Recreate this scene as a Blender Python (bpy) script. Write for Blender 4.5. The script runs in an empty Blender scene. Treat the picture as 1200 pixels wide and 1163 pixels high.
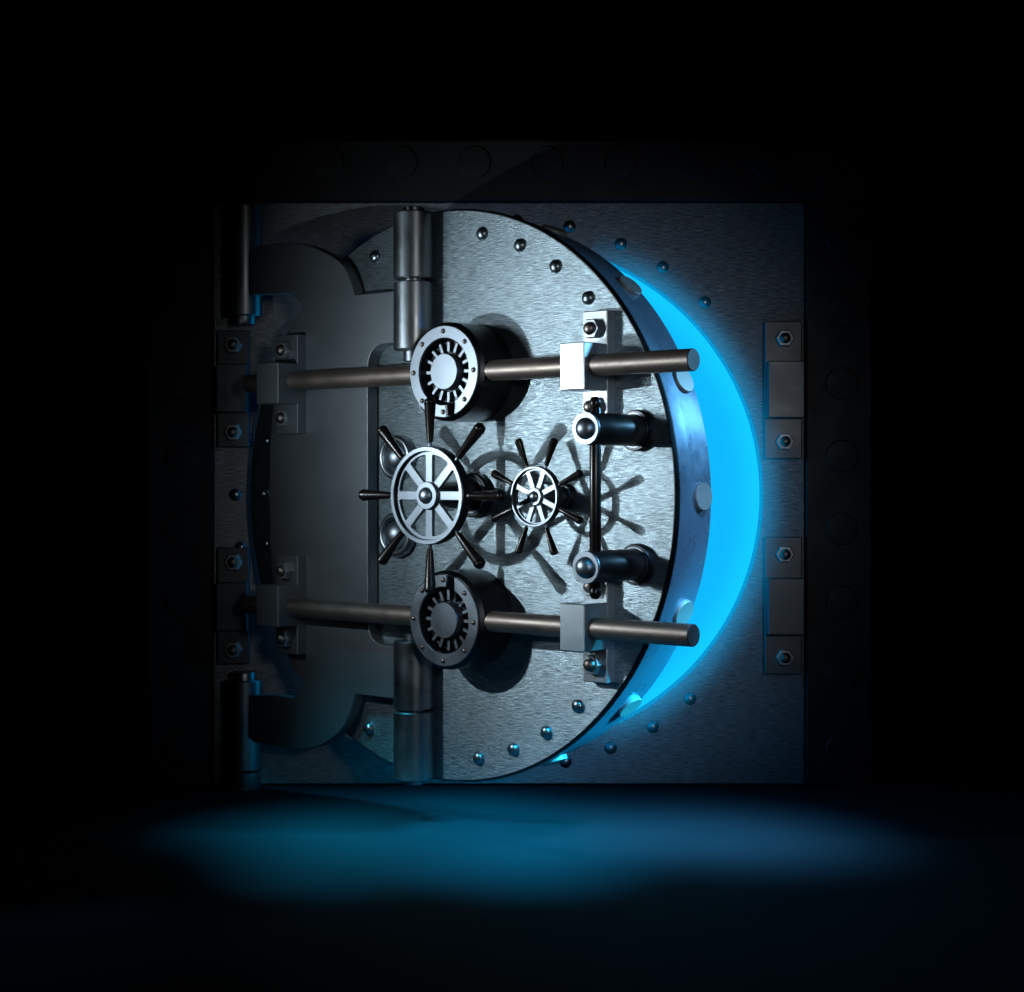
import bpy, math, random
from mathutils import Matrix, Vector
random.seed(7)
S = 1 / 300.0            # working unit: 300 units = 1 metre
Z0 = 357.0               # camera height above the floor in working units
F = 2015.4               # camera distance to the wall plane
sc = bpy.context.scene
COL = sc.collection

# ------------------------------------------------------------------ helpers
def tag(o, label=None, cat=None, group=None, kind=None):
    for k, v in (('label', label), ('category', cat), ('group', group), ('kind', kind)):
        if v: o[k] = v
    return o

def finish(name, me, mat, parent=None, loc=(0, 0, 0), smooth=35):
    me.name = name
    if mat:
        for m in (mat if isinstance(mat, (list, tuple)) else [mat]): me.materials.append(m)
    for p in me.polygons: p.use_smooth = True
    me.set_sharp_from_angle(angle=math.radians(smooth))
    o = bpy.data.objects.new(name, me); COL.objects.link(o)
    o.location = Vector(loc) * S
    if parent: o.parent = parent
    return o

class MB:
    """mesh collector in (u, w, v): across, out of the surface, up"""
    def __init__(s): s.v = []; s.f = []; s.m = []
    def add(s, vs, fs, mi=0):
        b = len(s.v); s.v += vs; s.f += [[i + b for i in f] for f in fs]; s.m += [mi] * len(fs)
    def lathe(s, prof, c=(0, 0, 0), axis='w', n=64, mi=0, M=None, caps=True):
        vs = []; fs = []; rings = []
        for r, h in prof:
            if r < 1e-6:
                rings.append([len(vs)]); vs.append((0, h, 0))
            else:
                rings.append(list(range(len(vs), len(vs) + n)))
                for i in range(n):
                    a = 2 * math.pi * i / n
                    vs.append((r * math.cos(a), h, r * math.sin(a)))
        for A, B in zip(rings, rings[1:]):
            for i in range(n):
                j = (i + 1) % n
                if len(A) == 1 and len(B) == 1: continue
                if len(A) == 1: fs.append([A[0], B[i], B[j]])
                elif len(B) == 1: fs.append([A[i], B[0], A[j]])
                else: fs.append([A[i], B[i], B[j], A[j]])
        if caps:
            if len(rings[0]) > 1: fs.append(rings[0])
            if len(rings[-1]) > 1: fs.append(rings[-1][::-1])
        if axis == 'u': vs = [(y, x, z) for x, y, z in vs]; fs = [f[::-1] for f in fs]
        if axis == 'v': vs = [(x, z, y) for x, y, z in vs]; fs = [f[::-1] for f in fs]
        if M: vs = [tuple(M @ Vector(p)) for p in vs]
        vs = [(p[0] + c[0], p[1] + c[1], p[2] + c[2]) for p in vs]
        s.add(vs, fs, mi); return s
    def box(s, u0, u1, w0, w1, v0, v1, b=1.0, mi=0):
        # bevelled box: octagon-edged by chamfering every edge
        xs = []
        vs = []; idx = {}
        for a, (X, sx) in enumerate(((u0, 1), (u1, -1))):
            for c_, (Y, sy) in enumerate(((w0, 1), (w1, -1))):
                for d, (Z, sz) in enumerate(((v0, 1), (v1, -1))):
                    for k in range(3):
                        p = [X + sx * b, Y + sy * b, Z + sz * b]; p[k] = (X, Y, Z)[k]
                        idx[(a, c_, d, k)] = len(vs); vs.append(tuple(p))
        fs = []
        order = ((0, 0), (0, 1), (1, 1), (1, 0))
        for k in range(3):
            for side in (0, 1):
                f = []
                for p, q in order:
                    t = [p, q]; t.insert(k, side); f.append(idx[(t[0], t[1], t[2], k)])
                fs.append(f)
        for k in range(3):            # edges parallel to axis k
            i, j = [x for x in range(3) if x != k]
            for a in (0, 1):
                for c_ in (0, 1):
                    t0 = [0, 0, 0]; t0[i] = a; t0[j] = c_; t1 = list(t0); t1[k] = 1
                    fs.append([idx[(*t0, i)], idx[(*t1, i)], idx[(*t1, j)], idx[(*t0, j)]])
        for a in (0, 1):
            for c_ in (0, 1):
                for d in (0, 1): fs.append([idx[(a, c_, d, 0)], idx[(a, c_, d, 1)], idx[(a, c_, d, 2)]])
        s.add(vs, fs, mi); return s
    def build(s, name, mat, parent=None, loc=(0, 0, 0), smooth=35):
        me = bpy.data.meshes.new(name)
        me.from_pydata([(x * S, -y * S, z * S) for x, y, z in s.v], [], s.f)
        import bmesh
        bm = bmesh.new(); bm.from_mesh(me); bmesh.ops.recalc_face_normals(bm, faces=bm.faces); bm.to_mesh(me); bm.free()
        for p, m in zip(me.polygons, s.m): p.material_index = m
        return finish(name, me, mat, parent, (loc[0], -loc[1], loc[2]), smooth)

def extr(name, loops, w0, w1, mat, parent=None, bevel=1.0, smooth=12, res=1):
    """flat shape from outline loops (first outer, others holes), thickness w0..w1"""
    cu = bpy.data.curves.new('tmp', 'CURVE'); cu.dimensions = '2D'; cu.fill_mode = 'BOTH'
    cu.extrude = ((w1 - w0) / 2 - bevel) * S; cu.bevel_depth = bevel * S; cu.bevel_resolution = res; cu.offset = -bevel * S
    for L in loops:
        sp = cu.splines.new('POLY'); sp.points.add(len(L) - 1); sp.use_cyclic_u = True
        for p, (x, y) in zip(sp.points, L): p.co = (x * S, y * S, 0, 1)
    o = bpy.data.objects.new('tmp', cu); COL.objects.link(o)
    dg = bpy.context.evaluated_depsgraph_get(); dg.update()
    me = bpy.data.meshes.new_from_object(o.evaluated_get(dg))
    bpy.data.objects.remove(o); bpy.data.curves.remove(cu)
    mid = (w0 + w1) / 2 * S
    for v in me.vertices:
        x, y, z = v.co; v.co = (x, -(z + mid), y)
    import bmesh
    bm = bmesh.new(); bm.from_mesh(me)
    bmesh.ops.remove_doubles(bm, verts=bm.verts, dist=1e-6)
    bmesh.ops.recalc_face_normals(bm, faces=bm.faces); bm.to_mesh(me); bm.free()
    me.materials.clear()
    return finish(name, me, mat, parent, (0, 0, 0), smooth)

def circ(r, n=128, c=(0, 0), a0=0.0):
    return [(c[0] + r * math.cos(a0 + 2 * math.pi * i / n), c[1] + r * math.sin(a0 + 2 * math.pi * i / n)) for i in range(n)]

def smooth_pts(pts, rad):
    """round selected corners: pts = [(x, y, r)] -> outline"""
    out = []; n = len(pts)
    for i, (x, y, r) in enumerate(pts):
        if not r: out.append((x, y)); continue
        p = Vector((x, y)); a = Vector(pts[i - 1][:2]); b = Vector(pts[(i + 1) % n][:2])
        da = (a - p).normalized(); db = (b - p).normalized()
        p0 = p + da * r; p1 = p + db * r
        for k in range(9):
            t = k / 8; q = p0 * (1 - t) ** 2 + p * 2 * t * (1 - t) + p1 * t * t; out.append((q.x, q.y))
    return out

def empty(name, loc, rz=0):
    o = bpy.data.objects.new(name, None); COL.objects.link(o)
    o.location = (loc[0] * S, loc[1] * S, (loc[2] + Z0) * S); o.rotation_euler = (0, 0, rz); o.empty_display_size = .1
    return o

def copy_part(o, parent, dloc):
    """copy one object with its children; dloc in (u, w, v)"""
    c = o.copy(); COL.objects.link(c); c.parent = parent
    c.location = o.location + Vector((dloc[0], -dloc[1], dloc[2])) * S
    for ch in list(o.children):
        d = ch.copy(); COL.objects.link(d); d.parent = c
    return c

# ------------------------------------------------------------------ materials
def metal(name, col, rough=.35, metallic=1.0, spec=.5, coat=0.0, brush=0.0, bscale=(6, 1, 90), bdist=.002, dirt=.15, rvar=.08, wav=0.0, streak=0.0):
    m = bpy.data.materials.new(name); m.use_nodes = True; nt = m.node_tree; N = nt.nodes; L = nt.links
    b = N['Principled BSDF']; b.inputs['Metallic'].default_value = metallic
    b.inputs['Specular IOR Level'].default_value = spec; b.inputs['Coat Weight'].default_value = coat
    b.inputs['Coat Roughness'].default_value = .12
    tc = N.new('ShaderNodeTexCoord')
    n1 = N.new('ShaderNodeTexNoise'); n1.inputs['Scale'].default_value = 7; n1.inputs['Detail'].default_value = 6; n1.inputs['Roughness'].default_value = .65
    L.new(tc.outputs['Object'], n1.inputs['Vector'])
    mx = N.new('ShaderNodeMix'); mx.data_type = 'RGBA'
    mx.inputs['A'].default_value = (*[c * (1 - dirt) for c in col], 1); mx.inputs['B'].default_value = (*[min(1, c * (1 + dirt)) for c in col], 1)
    L.new(n1.outputs['Fac'], mx.inputs['Factor']); L.new(mx.outputs['Result'], b.inputs['Base Color'])
    mr = N.new('ShaderNodeMapRange'); mr.inputs['From Min'].default_value = .3; mr.inputs['From Max'].default_value = .7
    mr.inputs['To Min'].default_value = max(.03, rough - rvar); mr.inputs['To Max'].default_value = rough + rvar
    L.new(n1.outputs['Fac'], mr.inputs['Value']); L.new(mr.outputs['Result'], b.inputs['Roughness'])
    if brush:
        mp = N.new('ShaderNodeMapping'); mp.inputs['Scale'].default_value = bscale
        vec = tc.outputs['Object']
        if wav:
            nw = N.new('ShaderNodeTexNoise'); nw.inputs['Scale'].default_value = 2.6; nw.inputs['Detail'].default_value = 2
            L.new(tc.outputs['Object'], nw.inputs['Vector'])
            vm = N.new('ShaderNodeVectorMath'); vm.operation = 'MULTIPLY_ADD'; vm.inputs[1].default_value = (0, 0, wav)
            L.new(nw.outputs['Color'], vm.inputs[0]); L.new(tc.outputs['Object'], vm.inputs[2]); vec = vm.outputs[0]
        L.new(vec, mp.inputs['Vector'])
        n2 = N.new('ShaderNodeTexNoise'); n2.inputs['Scale'].default_value = 1; n2.inputs['Detail'].default_value = 4; n2.inputs['Roughness'].default_value = .6
        L.new(mp.outputs[0], n2.inputs['Vector'])
        n3 = N.new('ShaderNodeTexNoise'); n3.inputs['Scale'].default_value = 230; n3.inputs['Detail'].default_value = 2
        L.new(tc.outputs['Object'], n3.inputs['Vector'])
        ad = N.new('ShaderNodeMath'); ad.operation = 'MULTIPLY_ADD'; ad.inputs[1].default_value = .14
        L.new(n3.outputs['Fac'], ad.inputs[0]); L.new(n2.outputs['Fac'], ad.inputs[2])
        if streak:
            sr = N.new('ShaderNodeMapRange'); sr.inputs['From Min'].default_value = .36; sr.inputs['From Max'].default_value = .64
            sr.inputs['To Min'].default_value = 1 - streak; sr.inputs['To Max'].default_value = 1 + streak * .7
            L.new(n2.outputs['Fac'], sr.inputs['Value'])
            sm = N.new('ShaderNodeVectorMath'); sm.operation = 'SCALE'; L.new(mx.outputs['Result'], sm.inputs[0]); L.new(sr.outputs['Result'], sm.inputs['Scale'])
            L.new(sm.outputs[0], b.inputs['Base Color'])
        bp = N.new('ShaderNodeBump'); bp.inputs['Strength'].default_value = brush; bp.inputs['Distance'].default_value = bdist
        L.new(ad.outputs[0], bp.inputs['Height']); L.new(bp.outputs[0], b.inputs['Normal'])
    return m

M = dict(
    face=metal('scratched_door_steel', (.335, .42, .465), .37, .95, brush=1.0, bscale=(24, 24, 400), bdist=.0026, wav=.04, streak=.5, dirt=.05, rvar=.03),
    wall=metal('scratched_wall_steel', (.34, .375, .395), .47, .88, brush=1.0, bscale=(24, 24, 400), bdist=.0024, wav=.04, streak=.5, dirt=.08, rvar=.04),
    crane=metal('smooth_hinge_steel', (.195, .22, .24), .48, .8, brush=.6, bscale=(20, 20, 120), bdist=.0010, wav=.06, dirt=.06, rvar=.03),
    barrel=metal('turned_steel', (.30, .34, .37), .34, 1, brush=.25, bscale=(10, 10, 160), bdist=.0003),
    plate=metal('machined_plate', (.42, .47, .51), .42, .9, brush=.12, bscale=(90, 90, 20), bdist=.0003),
    keeper=metal('dull_gunmetal', (.15, .17, .19), .45, .9, brush=.15, bscale=(90, 90, 20), bdist=.0003),
    rimbolt=metal('pale_bolt_head', (.34, .37, .37), .42, .35, brush=.1, bscale=(60, 60, 60), bdist=.0002),
    endcut=metal('dull_cut_end', (.06, .065, .07), .6, .5, brush=.3, bscale=(60, 60, 60), bdist=.0004),
    bright=metal('polished_steel', (.26, .30, .345), .40, 1, brush=.08, bscale=(60, 60, 60), bdist=.0002),
    bar=metal('warm_bar_steel', (.235, .195, .17), .46, .88, brush=.2, bscale=(3, 60, 160), bdist=.0004),
    bolt=metal('worn_bolt_steel', (.25, .21, .19), .38, 1, brush=.25, bscale=(30, 30, 90), bdist=.0004),
    black=metal('black_enamel', (.010, .010, .012), .34, .0, spec=.5, coat=.15, dirt=.3),
    darkm=metal('blackened_steel', (.042, .046, .052), .36, 1, brush=.1, bscale=(40, 40, 40), bdist=.0003),
    grip=metal('dark_lacquered_grip', (.007, .0045, .004), .30, .0, spec=.35, coat=.15, dirt=.4),
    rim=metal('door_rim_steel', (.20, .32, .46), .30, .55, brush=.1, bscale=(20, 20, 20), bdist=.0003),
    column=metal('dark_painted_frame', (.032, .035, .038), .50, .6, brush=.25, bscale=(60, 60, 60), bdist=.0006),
    cap=metal('domed_cap_steel', (.30, .35, .40), .38, 1, brush=.08, bscale=(60, 60, 60), bdist=.0002),
    rivet=metal('rivet_steel', (.30, .37, .42), .28, 1, brush=.1, bscale=(60, 60, 60), bdist=.0003),
)

# ------------------------------------------------------------------ shared shapes
def rivet_mesh(name, parent, u, v, w=0, r=7.2, h=5.2, mat='rivet', proto={}):
    key = (name, r, h, mat)
    if key in proto:
        o = proto[key].copy(); COL.objects.link(o); o.parent = parent; o.location = Vector((u, -w, v)) * S; return o
    mb = MB(); prof = [(r, -.6), (r, .4)] + [(r * math.cos(a), .4 + h * math.sin(a)) for a in [math.radians(x) for x in range(10, 90, 10)]] + [(0, .4 + h)]
    mb.lathe(prof, n=32); o = mb.build(name, M[mat], parent, (u, w, v)); proto[key] = o; return o

def nut(parent, u, v, w, r=10.5, rot=0, proto=[]):
    if proto:
        o = proto[0].copy(); COL.objects.link(o); o.parent = parent; o.location = Vector((u, -w, v)) * S
        e = proto[1].copy(); COL.objects.link(e); e.parent = o; return o
    mb = MB(); pr = [(r, -.5), (r, 6.3), (r * .9, 7.8), (r * .5, 8.0), (0, 8.0)]
    mb.lathe(pr, n=6); o = mb.build('hex_nut', M['plate'], parent, (u, w, v), smooth=20)
    mb = MB(); mb.lathe([(6.3, 7), (6.3, 9), (5.6, 11), (3.8, 12.8), (1.8, 13.4), (0, 13.5)], n=32)
    e = mb.build('bolt_end', M['bolt'], o)
    proto += [o, e]; return o

# ================================================================== SETTING
floor_m = metal('dark_floor', (.005, .015, .020), .85, 0, spec=.04, brush=.15, bscale=(3, 3, 3), bdist=.001, dirt=.12)
mb = MB(); mb.add([(-6000, 5000, 0), (6000, 5000, 0), (6000, -5000, 0), (-6000, -5000, 0)], [[0, 1, 2, 3]])
fl = mb.build('floor', floor_m); tag(fl, kind='structure')

# ------------------------------------------------------------------ vault wall
HX, HZ = -3.0, -16.7
wall = empty('vault_wall', (0, 0, -Z0)); 
def wl(z): return z + Z0              # camera-relative height to local height
tag(wall, 'dark scratched steel front wall around the round vault opening', 'vault wall')
outer = [(-350, 1), (343, 1), (343, wl(326)), (-350, wl(326))]
extr('front_plate', [outer, circ(297, 256, (HX, wl(HZ)))], -30, 0, M['wall'], wall, bevel=1.6, res=2)
for x, y in [(667.4, 265.6), (727.5, 286), (776.6, 313.5), (825.8, 354.5), (808.8, 819.2), (765, 852), (715.5, 876.7), (662.8, 892.5), (276, 580),
             (282, 642), (282, 518), (606, 259), (606, 900), (410, 319)]:
    rivet_mesh('rivet', wall, x - 600, wl(563.3 - y), 0, 7.4, 5.0)

def boss(parent, x, z, w):
    proto = boss.__dict__.setdefault('p', [])
    if proto:
        o = proto[0].copy(); COL.objects.link(o); o.parent = parent; o.location = Vector((x, -w, z)) * S; return
    mb = MB(); mb.lathe([(19, -1), (19, 1.8), (17.8, 3), (15, 3.2), (0, 3.2)], n=48); proto.append(mb.build('round_boss', M['column'], parent, (x, w, z)))
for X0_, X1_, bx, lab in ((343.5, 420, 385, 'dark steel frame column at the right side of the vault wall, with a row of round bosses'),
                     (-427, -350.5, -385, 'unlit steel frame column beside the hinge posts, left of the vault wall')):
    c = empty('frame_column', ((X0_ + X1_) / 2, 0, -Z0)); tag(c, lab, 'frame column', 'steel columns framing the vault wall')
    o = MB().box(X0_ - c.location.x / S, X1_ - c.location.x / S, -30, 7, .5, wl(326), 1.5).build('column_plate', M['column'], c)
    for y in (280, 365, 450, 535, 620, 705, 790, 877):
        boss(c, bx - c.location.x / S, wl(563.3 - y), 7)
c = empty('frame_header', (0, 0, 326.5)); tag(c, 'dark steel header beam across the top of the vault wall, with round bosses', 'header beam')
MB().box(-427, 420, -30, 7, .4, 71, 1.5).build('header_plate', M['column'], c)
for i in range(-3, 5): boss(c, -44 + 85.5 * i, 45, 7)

# keeper brackets bolted to the wall (receive the locking bars)
def keeper(x, z, sc_, lab):
    t = empty('bar_keeper', (x, 0, z - 80 * sc_)); tag(t, lab, 'bar keeper', 'steel bar keepers bolted to the vault wall')
    q = sc_
    MB().box(-21.5 * q, 21.5 * q, -.5, 13 * q, 0, 160 * q, 1).build('base_plate', M['keeper'], t)
    s = 1 if x > 0 else -1
    MB().box(-20.3 * q, 22 * q, 12, 30 * q, 47 * q, 113 * q, 1.2).build('keeper_block', M['keeper'], t)
    nut(t, 1 * q, 20 * q, 13 * q); nut(t, 1 * q, 140 * q, 13 * q)
keeper(316, 105.3, 1.0, 'steel bar keeper right of the blue glow, the upper one, level with the top bar')
keeper(316, -145.7, 1.0, 'steel bar keeper right of the blue glow, the lower one, level with the bottom bar')
keeper(-325, 107, .85, 'small dark bar keeper under the upper hinge post at the unlit side of the wall')
keeper(-325, -146, .85, 'small dark bar keeper above the lower hinge post at the unlit side of the wall')

# hinge posts on the wall
def post(z0, z1, pin_end, lab):
    t = empty('hinge_post', (-311, -20, z0)); tag(t, lab, 'hinge post', 'thick hinge posts at the dark side of the wall')
    h = z1 - z0
    MB().lathe([(21, 0), (22, 1.2), (22, h - 1.2), (21, h)], axis='v', n=64).build('post_barrel', M['barrel'], t)
    if pin_end < 0: MB().lathe([(13.5, -9), (14, -8), (14, .5)], axis='v', n=48).build('hinge_pin', M['barrel'], t)
    else: MB().lathe([(14, h - .5), (14, h + 8), (13.5, h + 9)], axis='v', n=48).build('hinge_pin', M['barrel'], t)
    MB().box(-10, 10, -21, 3, 4, h - 4, 1).build('mount_plate', M['crane'], t)
post(190, 318, -1, 'thick dark hinge post above the small keeper, at the upper dark side of the wall')
post(-335, -231, 1, 'thick dark hinge post standing near the floor at the lower dark side of the wall')
t = empty('floor_pivot', (-311, -20, -Z0)); tag(t, 'short dark cylinder on the floor under the lower hinge post', 'hinge foot')
MB().lathe([(20, 0), (20, 20), (19, 21)], axis='v', n=64).build('foot_barrel', M['barrel'], t)

# ------------------------------------------------------------------ light behind the opening
em = bpy.data.materials.new('cyan_light'); em.use_nodes = True
n = em.node_tree.nodes; n.remove(n['Principled BSDF']); e = n.new('ShaderNodeEmission')
e.inputs[0].default_value = (.0052, .485, 1, 1); e.inputs[1].default_value = 1.0
em.node_tree.links.new(e.outputs[0], n['Material Output'].inputs[0])
panel = empty('light_panel', (HX, 34, HZ - 320)); tag(panel, 'glowing flat cyan light panel filling the round vault opening behind the door', 'light panel')
MB().lathe([(316, 0), (316, 3)], c=(0, 0, 320), n=128).build('glowing_disc', em, panel)
MB().lathe([(322, -10), (322, -.5)], c=(0, 0, 320), n=128).build('back_shell', M['column'], panel)

# ================================================================== DOOR
TH = .699
DOORC = (-74.85, -217.12, -15.5)
door = empty('vault_door', DOORC, -TH)
tag(door, 'round steel vault door standing ajar, with ship-style hand wheels and two long locking bars', 'vault door')
R = 300
# door disc with stepped rim
mb = MB()
mb.lathe([(R - 18, -72), (R - 11, -72), (R - 10, -71), (R - 5.5, -30), (R - 4, -28.5), (R - 2, -7), (R - 1.5, -5), (R - 2, -2.6), (R - 3.2, 0), (R - 4.2, 0), (0, 0)], n=256)
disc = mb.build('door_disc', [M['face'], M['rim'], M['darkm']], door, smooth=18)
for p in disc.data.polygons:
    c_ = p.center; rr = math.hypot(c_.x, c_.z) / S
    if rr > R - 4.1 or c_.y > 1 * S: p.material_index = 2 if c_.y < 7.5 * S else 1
for a in (44.7, 55.75, 66.65, 77.7, 110.2, 167.2, 180, 192.1, 247.7, 281.3, 291.5, 301.4, 311.7, 99, 261, 121, 237):
    a = math.radians(a); rivet_mesh('rivet', door, 274.4 * math.cos(a), 274.4 * math.sin(a), 0, 7.0, 5.4)
for a in (45, 22.5, 0, -22.5, -45, 67.5, -67.5):
    A = math.radians(a)
    Mx = Matrix.Rotation(-(A - math.pi / 2), 3, 'Y')    # lathe along v, turned to the radial direction
    mb = MB(); mb.lathe([(13.5, R - 14), (13.5, R - 4.2), (12.9, R - 3.4), (0, R - 3.2)], axis='v', n=40, M=Mx, c=(0, -50, 0))
    mb.build('rim_bolt', M['rimbolt'], door)

# locking bars
BW, BV = 34, 124.5
for s, lab in ((1, 'upper locking bar'), (-1, 'lower locking bar')):
    mb = MB(); mb.lathe([(9.6, -262), (10.4, -261), (10.4, 8)], axis='u', c=(0, BW, s * BV), n=48)
    mb.lathe([(10.4, 92), (10.4, 340), (9.8, 340.8), (0, 340.8)], axis='u', c=(0, BW, s * BV), n=48)
    o = mb.build('locking_bar', [M['bar'], M['endcut']], door)
    for p in o.data.polygons:
        if p.center.x > 339.9 * S: p.material_index = 1

# bar guide brackets on the door
def guide(name, u0, u1, w0, vc, bw, sgn, label=None):
    mb = MB(); mb.box(u0, u1, w0 - .4, w0 + 13, vc - 55, vc + 55, .8)
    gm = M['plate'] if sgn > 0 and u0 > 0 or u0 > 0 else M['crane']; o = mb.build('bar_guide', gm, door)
    if label: o['label'] = label
    b = MB().box(u0, u1 + .3, w0 + 12, bw, vc - 22.5, vc + 22.5, .9).build('guide_block', gm, o)
    um = (u0 + u1) / 2
    for dv in (-37.5, 37.5): nut(o, um, vc + dv, w0 + 13)
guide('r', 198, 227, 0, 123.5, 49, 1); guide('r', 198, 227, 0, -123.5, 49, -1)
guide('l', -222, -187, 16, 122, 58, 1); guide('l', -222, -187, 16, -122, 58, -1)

# drums on the bars
def drum(v):
    u = 50
    mb = MB(); mb.lathe([(50, 0), (50, 44), (46.8, 48.2), (46.5, 48.4), (34, 48.4), (31, 38), (0, 38)], n=128)
    d = mb.build('bolt_drum', M['darkm'], door, (u, 0, v))
    MB().lathe([(46.2, 48.2), (46.2, 50), (45.6, 50.5), (34.2, 50.5), (33.6, 50), (33.6, 48.2)], n=128, caps=False).build('face_ring', M['bright'], d)
    MB().lathe([(18.5, 37), (18.5, 48.6), (17.6, 50), (0, 50)], n=64).build('centre_cap', M['bright'], d)
    mb = MB()
    for k in range(16):
        a = 2 * math.pi * k / 16; ca, sa = math.cos(a), math.sin(a)
        m2 = MB().box(20.3, 30.6, 37.5, 43, -1.75, 1.75, .3)
        mb.add([(x * ca - z * sa, y, x * sa + z * ca) for x, y, z in m2.v], m2.f)
    mb.build('spline_ring', M['bright'], d)
    for k in range(8):
        a = math.radians(45 * k)
        mb = MB(); mb.lathe([(2.6, 0), (2.6, .5), (2.2, 1.4), (1.2, 2.1), (0, 2.3)], n=20)
        sname = mb.build('ring_screw', M['bolt'], d, (40.6 * math.cos(a), 50.4, 40.6 * math.sin(a)))
    return d
drum(125); drum(-125)

# small round dials beside the crane plate
def dial(v):
    mb = MB(); mb.lathe([(24, 0), (24, 5), (23.4, 8.5), (21.6, 10.6), (19, 10.9), (17, 9.5), (16, 6), (16, 3.5), (0, 3.5)], n=96)
    d = mb.build('dial_cup', M['barrel'], door, (-58, 0, v), smooth=60)
    MB().lathe([(15.5 * math.cos(math.radians(a)), 2 + 14 * math.sin(math.radians(a))) for a in range(0, 90, 6)] + [(0, 16)], n=64).build('dial_knob', M['cap'], d, smooth=80)
dial(40); dial(-42)

# hand wheels
def window(r0, r1, a0, a1, hw, fr):
    """rounded spoke window between spokes at angle a0 and a1, half spoke width hw"""
    pts = []
    def edge(r, a, side):   # point at radius r on the line parallel to spoke a, offset hw to 'side'
        t = math.sqrt(max(r * r - hw * hw, .01)); return (t * math.cos(a) - side * hw * math.sin(a), t * math.sin(a) + side * hw * math.cos(a))
    p0 = edge(r0, a0, 1); p1 = edge(r1, a0, 1); p2 = edge(r1, a1, -1); p3 = edge(r0, a1, -1)
    def arc(pa, pb, r, n):
        A = math.atan2(pa[1], pa[0]); B = math.atan2(pb[1], pb[0])
        while B - A > math.pi: B -= 2 * math.pi
        while B - A < -math.pi: B += 2 * math.pi
        return [(r * math.cos(A + (B - A) * k / n), r * math.sin(A + (B - A) * k / n)) for k in range(1, n)]
    raw = [(*p0, .7 * fr)] + [(*p1, 2.2 * fr)] + [(*q, 0) for q in arc(p1, p2, r1, 9)[2:-2]] + [(*p2, 2.2 * fr)] + [(*p3, .7 * fr)]
    return smooth_pts(raw, 0)

def hand_wheel(u, v, q, w1, off, label, R0, rlip, rwin, rhub, rdome, hw, grip_end, gr0, gr1, fl_r, sh0, sh1):
    """q = depth scale"""
    d = 12 * q
    mb = MB()
    mb.lathe([(rlip - .3, w1 - d), (R0 - 1, w1 - d), (R0, w1 - d + 1), (R0, w1 - 1.2), (R0 - 1, w1), (rlip + .8, w1), (rlip, w1 - .8), (rlip - .6 * q, w1 - d + .5), (rlip - .3, w1 - d)], n=128, caps=False)
    for k in range(len(mb.f)): pass
    wheel = mb.build('hand_wheel', M['darkm'], door, (u, 0, v)); wheel['label'] = label
    # bright front band
    MB().lathe([(R0 - .4, w1 - .9), (R0 - .8, w1 + .5), (rlip + .6, w1 + .5), (rlip + .3, w1 - .9)], n=128, caps=False).build('rim_band', M['bright'], wheel)
    wins = [window(rhub + .5 * q, rwin, off + k * math.pi / 4, off + (k + 1) * math.pi / 4, hw, q) for k in range(8)]
    extr('spoke_plate', [circ(rlip + .2, 128)] + wins, w1 - 8.5 * q, w1 - 4.2 * q, M['bright'], wheel, bevel=.45)
    MB().lathe([(rhub, w1 - 9 * q), (rhub, w1 - .6), (rhub - .7, w1), (0, w1)], n=64).build('hub', M['bright'], wheel)
    MB().lathe([(rdome * math.cos(math.radians(a)), w1 - .2 + rdome * .75 * math.sin(math.radians(a))) for a in range(0, 90, 6)] + [(0, w1 - .2 + rdome * .75)], n=48).build('hub_cap', M['cap'], wheel, smooth=80)
    MB().lathe([(sh0, 6), (sh0, 14), (sh1, w1 - 8.5 * q)], n=64).build('shaft', M['black'], wheel)
    MB().lathe([(fl_r, -.3), (fl_r, 7 * q), (fl_r - 1.5, 9 * q), (fl_r * .82, 9 * q), (fl_r * .80, 8 * q), (fl_r * .66, 8 * q), (fl_r * .66, 6 * q), (0, 6 * q)], n=96).build('base_flange', M['darkm'], wheel)
    MB().lathe([(fl_r * .83, 8.4 * q), (fl_r * .80, 10 * q), (fl_r * .74, 10 * q), (fl_r * .72, 8.4 * q)], n=96, caps=False).build('flange_ring', M['bright'], wheel)
    L = grip_end - R0; first = None
    for k in range(8):
        a = off + k * math.pi / 4
        if first is None:
            mb = MB()
            mb.lathe([(gr0 * .62, -1), (gr0 * .62, L * .075), (gr0 * .5, L * .09)], axis='v', n=24, mi=1)
            mb.lathe([(gr0 * .6, L * .08), (gr0, L * .10), (gr0 * 1.05, L * .16), (gr1 * .97, L * .86), (gr1 * 1.02, L * .875), (gr1 * .90, L * .885), (gr1 * .95, L * .90),
                      (gr1 * .98, L * .92), (gr1 * .86, L * .96), (gr1 * .55, L * .99), (0, L)], axis='v', n=32)
            first = h = mb.build('grip', [M['grip'], M['bright']], wheel)
        else:
            h = first.copy(); COL.objects.link(h); h.parent = wheel
        h.location = Vector((R0 * math.cos(a), -(w1 - d / 2), R0 * math.sin(a))) * S
        h.rotation_euler = (0, -(a - math.pi / 2), 0)
    return wheel
hand_wheel(50, 0.5, 1.0, 76, 0, 'large hand wheel with eight dark grips', 49, 44, 41, 14, 8.4, 4.4, 97.5, 3.3, 6.1, 23, 14, 14)
hand_wheel(165.5, 0, .62, 48, math.pi / 8, 'small hand wheel with eight dark grips', 29.5, 26.6, 25, 8.8, 5.4, 2.7, 60.4, 2.15, 4.0, 13.5, 9.4, 5.0)

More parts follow.
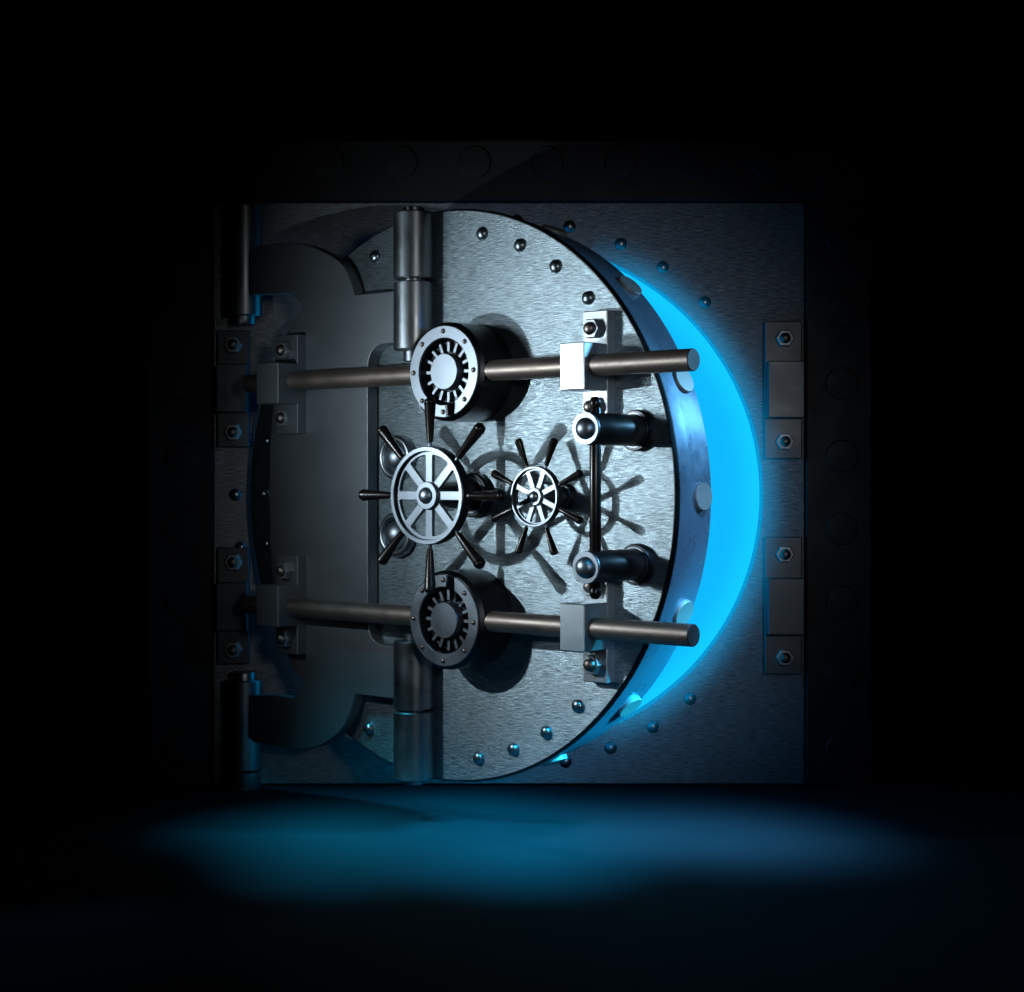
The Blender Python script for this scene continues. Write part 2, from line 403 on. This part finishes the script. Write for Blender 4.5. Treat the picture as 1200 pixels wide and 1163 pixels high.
# handle posts and the upright rod
for v in (63, -64):
    mb = MB(); mb.lathe([(15, 4), (15, 81.5), (14.5, 82.3), (0, 82.3)], n=64); p = mb.build('handle_post', M['black'], door, (255, 0, v))
    MB().lathe([(15.1, 80.5), (15.1, 82.6), (14.7, 83.2), (9.8, 83.2), (9.6, 82.2)], n=64, caps=False).build('post_ring', M['bright'], p)
    MB().lathe([(10.2 * math.cos(math.radians(a)), 82.5 + 8 * math.sin(math.radians(a))) for a in range(0, 90, 6)] + [(0, 90.5)], n=48).build('post_cap', M['cap'], p, smooth=80)
    MB().lathe([(19.8, -.3), (19.8, 6), (18.6, 8), (15.8, 8), (15.8, 6), (0, 6)], n=64).build('post_flange', M['darkm'], p)
    MB().lathe([(16.8, 7.5), (16.6, 8.8), (15.6, 8.8), (15.4, 7.5)], n=64, caps=False).build('flange_ring', M['bright'], p)
mb = MB(); mb.lathe([(0, -94), (3.4, -93.2), (5.2, -90), (5.5, -87), (4.6, -84), (5.4, -82), (5.4, 81), (4.6, 83), (5.5, 86), (5.2, 89), (3.4, 92.2), (0, 93)], axis='v', c=(255, 68, 0), n=32)
mb.build('pull_rod', M['grip'], door)

# knuckles fixed to the door disc
def knuckle(parent, v0, v1, name='hinge_knuckle'):
    return MB().lathe([(20, v0), (21.4, v0 + 1.4), (21.4, v1 - 1.4), (20, v1)], axis='v', n=64, c=(-23, 16, 0)).build(name, M['barrel'], parent)
for s in (1, -1):
    v0, v1 = (226, 296) if s > 0 else (-297, -225.5)
    knuckle(door, v0, v1)

# ------------------------------------------------------------------ crane hinge (carries the door)
crane = empty('crane_hinge', DOORC, -TH)
tag(crane, 'dark smooth steel crane hinge plate with two curved arms carrying the round door', 'crane hinge')
up = [(-20, 216, 0), (-20, 161, 0), (-91, 161, 27), (-91, -160, 27), (-20, -160, 0), (-20, -216, 0), (-110, -215, 0)]
low_arc = [(-118, -236), (-131, -255), (-151, -269), (-171, -278), (-199, -283), (-234, -284), (-276, -283)]
top_arc = [(-270, 282), (-241, 283), (-211, 281), (-185, 276), (-151, 263), (-130, 250), (-118, 234), (-111, 216)]
def spline(pts, n=5):
    out = []
    P_ = [pts[0]] + pts + [pts[-1]]
    for i in range(1, len(P_) - 2):
        p0, p1, p2, p3 = [Vector(q) for q in P_[i - 1:i + 3]]
        for k in range(n):
            t = k / n; q = .5 * ((2 * p1) + (p2 - p0) * t + (2 * p0 - 5 * p1 + 4 * p2 - p3) * t * t + (3 * p1 - p0 - 3 * p2 + p3) * t ** 3)
            out.append((q.x, q.y))
    out.append(pts[-1]); return out
low_notch = [(-209, -227), (-196, -219), (-191, -209)]
top_notch = [(-191, 209), (-199, 218), (-209, 225)]
outline = smooth_pts(up, 0) + spline([(-111, -217)] + low_arc) + [(-280, -280), (-280, -230), (-234, -227)] + spline(low_notch) + \
    [(-212, -190), (-238, -130), (-246, -60), (-248, 0), (-246, 60), (-238, 130), (-212, 190)] + spline(top_notch) + [(-234, 226), (-280, 228), (-280, 278)] + spline(top_arc)
extr('crane_plate', [outline], .3, 16, M['crane'], crane, bevel=1.0, res=2)
for v0, v1 in ((151.5, 223), (-223, -152)):
    knuckle(crane, v0, v1, 'crane_knuckle')
for v0, v1 in ((140, 151), (222.5, 226.5), (295.5, 301), (-151.5, -145), (-226, -222.5), (-302, -296.5)):
    MB().lathe([(10.5, v0), (11, v0 + .6), (11, v1 - .6), (10.5, v1)], axis='v', n=48, c=(-23, 16, 0)).build('hinge_pin', M['barrel'], crane)

# ------------------------------------------------------------------ glowing mist round the opening, painted as an added emission volume
def halo():
    m = bpy.data.materials.new('cyan_halo'); m.use_nodes = True; nt = m.node_tree; N = nt.nodes; L = nt.links
    N.remove(N['Principled BSDF'])
    tc = N.new('ShaderNodeTexCoord'); sp = N.new('ShaderNodeSeparateXYZ'); L.new(tc.outputs['Object'], sp.inputs[0])
    def math_(op, a, b=None, c=None):
        n_ = N.new('ShaderNodeMath'); n_.operation = op
        for i, x in enumerate((a, b, c)):
            if x is None: continue
            if isinstance(x, (int, float)): n_.inputs[i].default_value = x
            else: L.new(x, n_.inputs[i])
        return n_.outputs[0]
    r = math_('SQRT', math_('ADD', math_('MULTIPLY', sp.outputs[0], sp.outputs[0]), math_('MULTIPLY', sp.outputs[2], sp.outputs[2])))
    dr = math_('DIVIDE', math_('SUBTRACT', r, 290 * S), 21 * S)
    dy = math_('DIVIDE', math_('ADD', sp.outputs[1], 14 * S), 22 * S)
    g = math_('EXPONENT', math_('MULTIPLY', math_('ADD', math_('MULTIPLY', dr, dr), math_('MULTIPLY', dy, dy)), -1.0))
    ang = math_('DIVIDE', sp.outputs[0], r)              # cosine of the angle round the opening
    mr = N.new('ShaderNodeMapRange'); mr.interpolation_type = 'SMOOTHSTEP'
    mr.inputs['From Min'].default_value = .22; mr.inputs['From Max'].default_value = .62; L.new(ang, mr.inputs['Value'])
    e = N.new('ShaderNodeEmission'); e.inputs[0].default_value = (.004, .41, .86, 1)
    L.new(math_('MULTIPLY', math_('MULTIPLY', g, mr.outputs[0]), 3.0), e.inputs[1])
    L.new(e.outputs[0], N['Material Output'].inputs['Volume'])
    return m
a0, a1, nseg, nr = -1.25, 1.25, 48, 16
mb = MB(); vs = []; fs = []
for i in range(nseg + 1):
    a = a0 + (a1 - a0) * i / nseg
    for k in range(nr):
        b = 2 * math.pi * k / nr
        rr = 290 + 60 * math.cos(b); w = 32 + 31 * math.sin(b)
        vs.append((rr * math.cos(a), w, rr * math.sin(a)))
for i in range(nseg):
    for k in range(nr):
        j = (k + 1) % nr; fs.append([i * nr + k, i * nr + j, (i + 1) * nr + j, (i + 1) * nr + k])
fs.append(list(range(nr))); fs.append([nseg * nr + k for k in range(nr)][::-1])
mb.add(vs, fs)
mo = mb.build('glow_halo', halo()); mo.location = (HX * S, 0, (HZ + Z0) * S)
tag(mo, 'added emission volume for the soft cyan mist along the lip of the round opening', 'halo', kind='stuff')

# ------------------------------------------------------------------ lamps
def aim(o, tgt):
    d = Vector(tgt) - o.location; o.rotation_euler = d.to_track_quat('-Z', 'Y').to_euler()
def P(x, y, z): return (x * S, y * S, (z + Z0) * S)
def lamp(name, kind, loc, tgt, power, col, **kw):
    l = bpy.data.lights.new(name, kind); l.energy = power; l.color = col
    for k, v in kw.items(): setattr(l, k, v)
    o = bpy.data.objects.new(name, l); COL.objects.link(o); o.location = P(*loc); aim(o, P(*tgt)); return o
lamp('key_lamp', 'SPOT', (-463, -479, 52), (160, -430, 60), 66, (.78, .92, 1), spot_size=math.radians(140), spot_blend=1, shadow_soft_size=.012)
lamp('side_fill_lamp', 'SPOT', (-1000, -640, 160), (170, -380, 110), 112, (.82, .93, 1), spot_size=math.radians(33), spot_blend=1, shadow_soft_size=.35)
lamp('front_fill_lamp', 'SPOT', (420, -1950, 200), (40, -150, 10), 150, (1, .97, .94), spot_size=math.radians(25), spot_blend=1, shadow_soft_size=.4)
lamp('cyan_edge_lamp', 'SPOT', (430, -900, 190), (-70, -280, -40), 18, (.05, .42, 1), spot_size=math.radians(36), spot_blend=.9, shadow_soft_size=.08)
lamp('cyan_rim_lamp', 'SPOT', (900, -160, 320), (150, -400, 70), 300, (.22, .62, 1), spot_size=math.radians(31), spot_blend=1, shadow_soft_size=.14)
lamp('floor_spill_fill', 'SPOT', (-60, -135, -200), (-60, -170, -Z0), 46, (.01, .56, .9), spot_size=math.radians(105), spot_blend=1, shadow_soft_size=.2)  # unseen, added behind the door for light spilling out of the opening
lamp('floor_fill_right', 'SPOT', (1200, -640, 300), (-30, -235, -Z0), 11000, (.01, .54, .9), spot_size=math.radians(11), spot_blend=1, shadow_soft_size=.3)  # from here down: unseen spots added to build the blue floor pool
lamp('floor_fill_front', 'SPOT', (40, -1100, 420), (10, -375, -Z0), 8000, (.01, .54, .9), spot_size=math.radians(11), spot_blend=1, shadow_soft_size=.3)
lamp('floor_fill_mid', 'SPOT', (-140, -1100, 420), (-150, -370, -Z0), 4500, (.01, .56, .82), spot_size=math.radians(11), spot_blend=1, shadow_soft_size=.3)
lamp('floor_fill_left', 'SPOT', (-700, -560, 600), (-190, -250, -Z0), 2600, (.01, .56, .8), spot_size=math.radians(13), spot_blend=1, shadow_soft_size=.3)
lamp('floor_fill_side', 'SPOT', (600, -760, 700), (200, -290, -Z0), 3900, (.20, .44, .78), spot_size=math.radians(17), spot_blend=1, shadow_soft_size=.25)

# ------------------------------------------------------------------ world, camera, view
w = bpy.data.worlds.new('World'); sc.world = w; w.use_nodes = True
w.node_tree.nodes['Background'].inputs[0].default_value = (.45, .7, 1, 1); w.node_tree.nodes['Background'].inputs[1].default_value = 0.0
cam = bpy.data.cameras.new('camera'); co = bpy.data.objects.new('camera', cam); COL.objects.link(co)
cam.sensor_width = 36; cam.sensor_fit = 'HORIZONTAL'; cam.lens = 36 * F / 1200; cam.shift_y = -18.2 / 1200
co.location = (0, -F * S, Z0 * S); co.rotation_euler = (math.radians(90), 0, 0); cam.clip_end = 200; cam.clip_start = .05
sc.camera = co
vs_ = sc.view_settings; vs_.view_transform = 'Standard'; vs_.look = 'None'; vs_.exposure = 0; vs_.gamma = 1; vs_.use_curve_mapping = False
sc.cycles.use_denoising = True
sc.cycles.max_bounces = 6
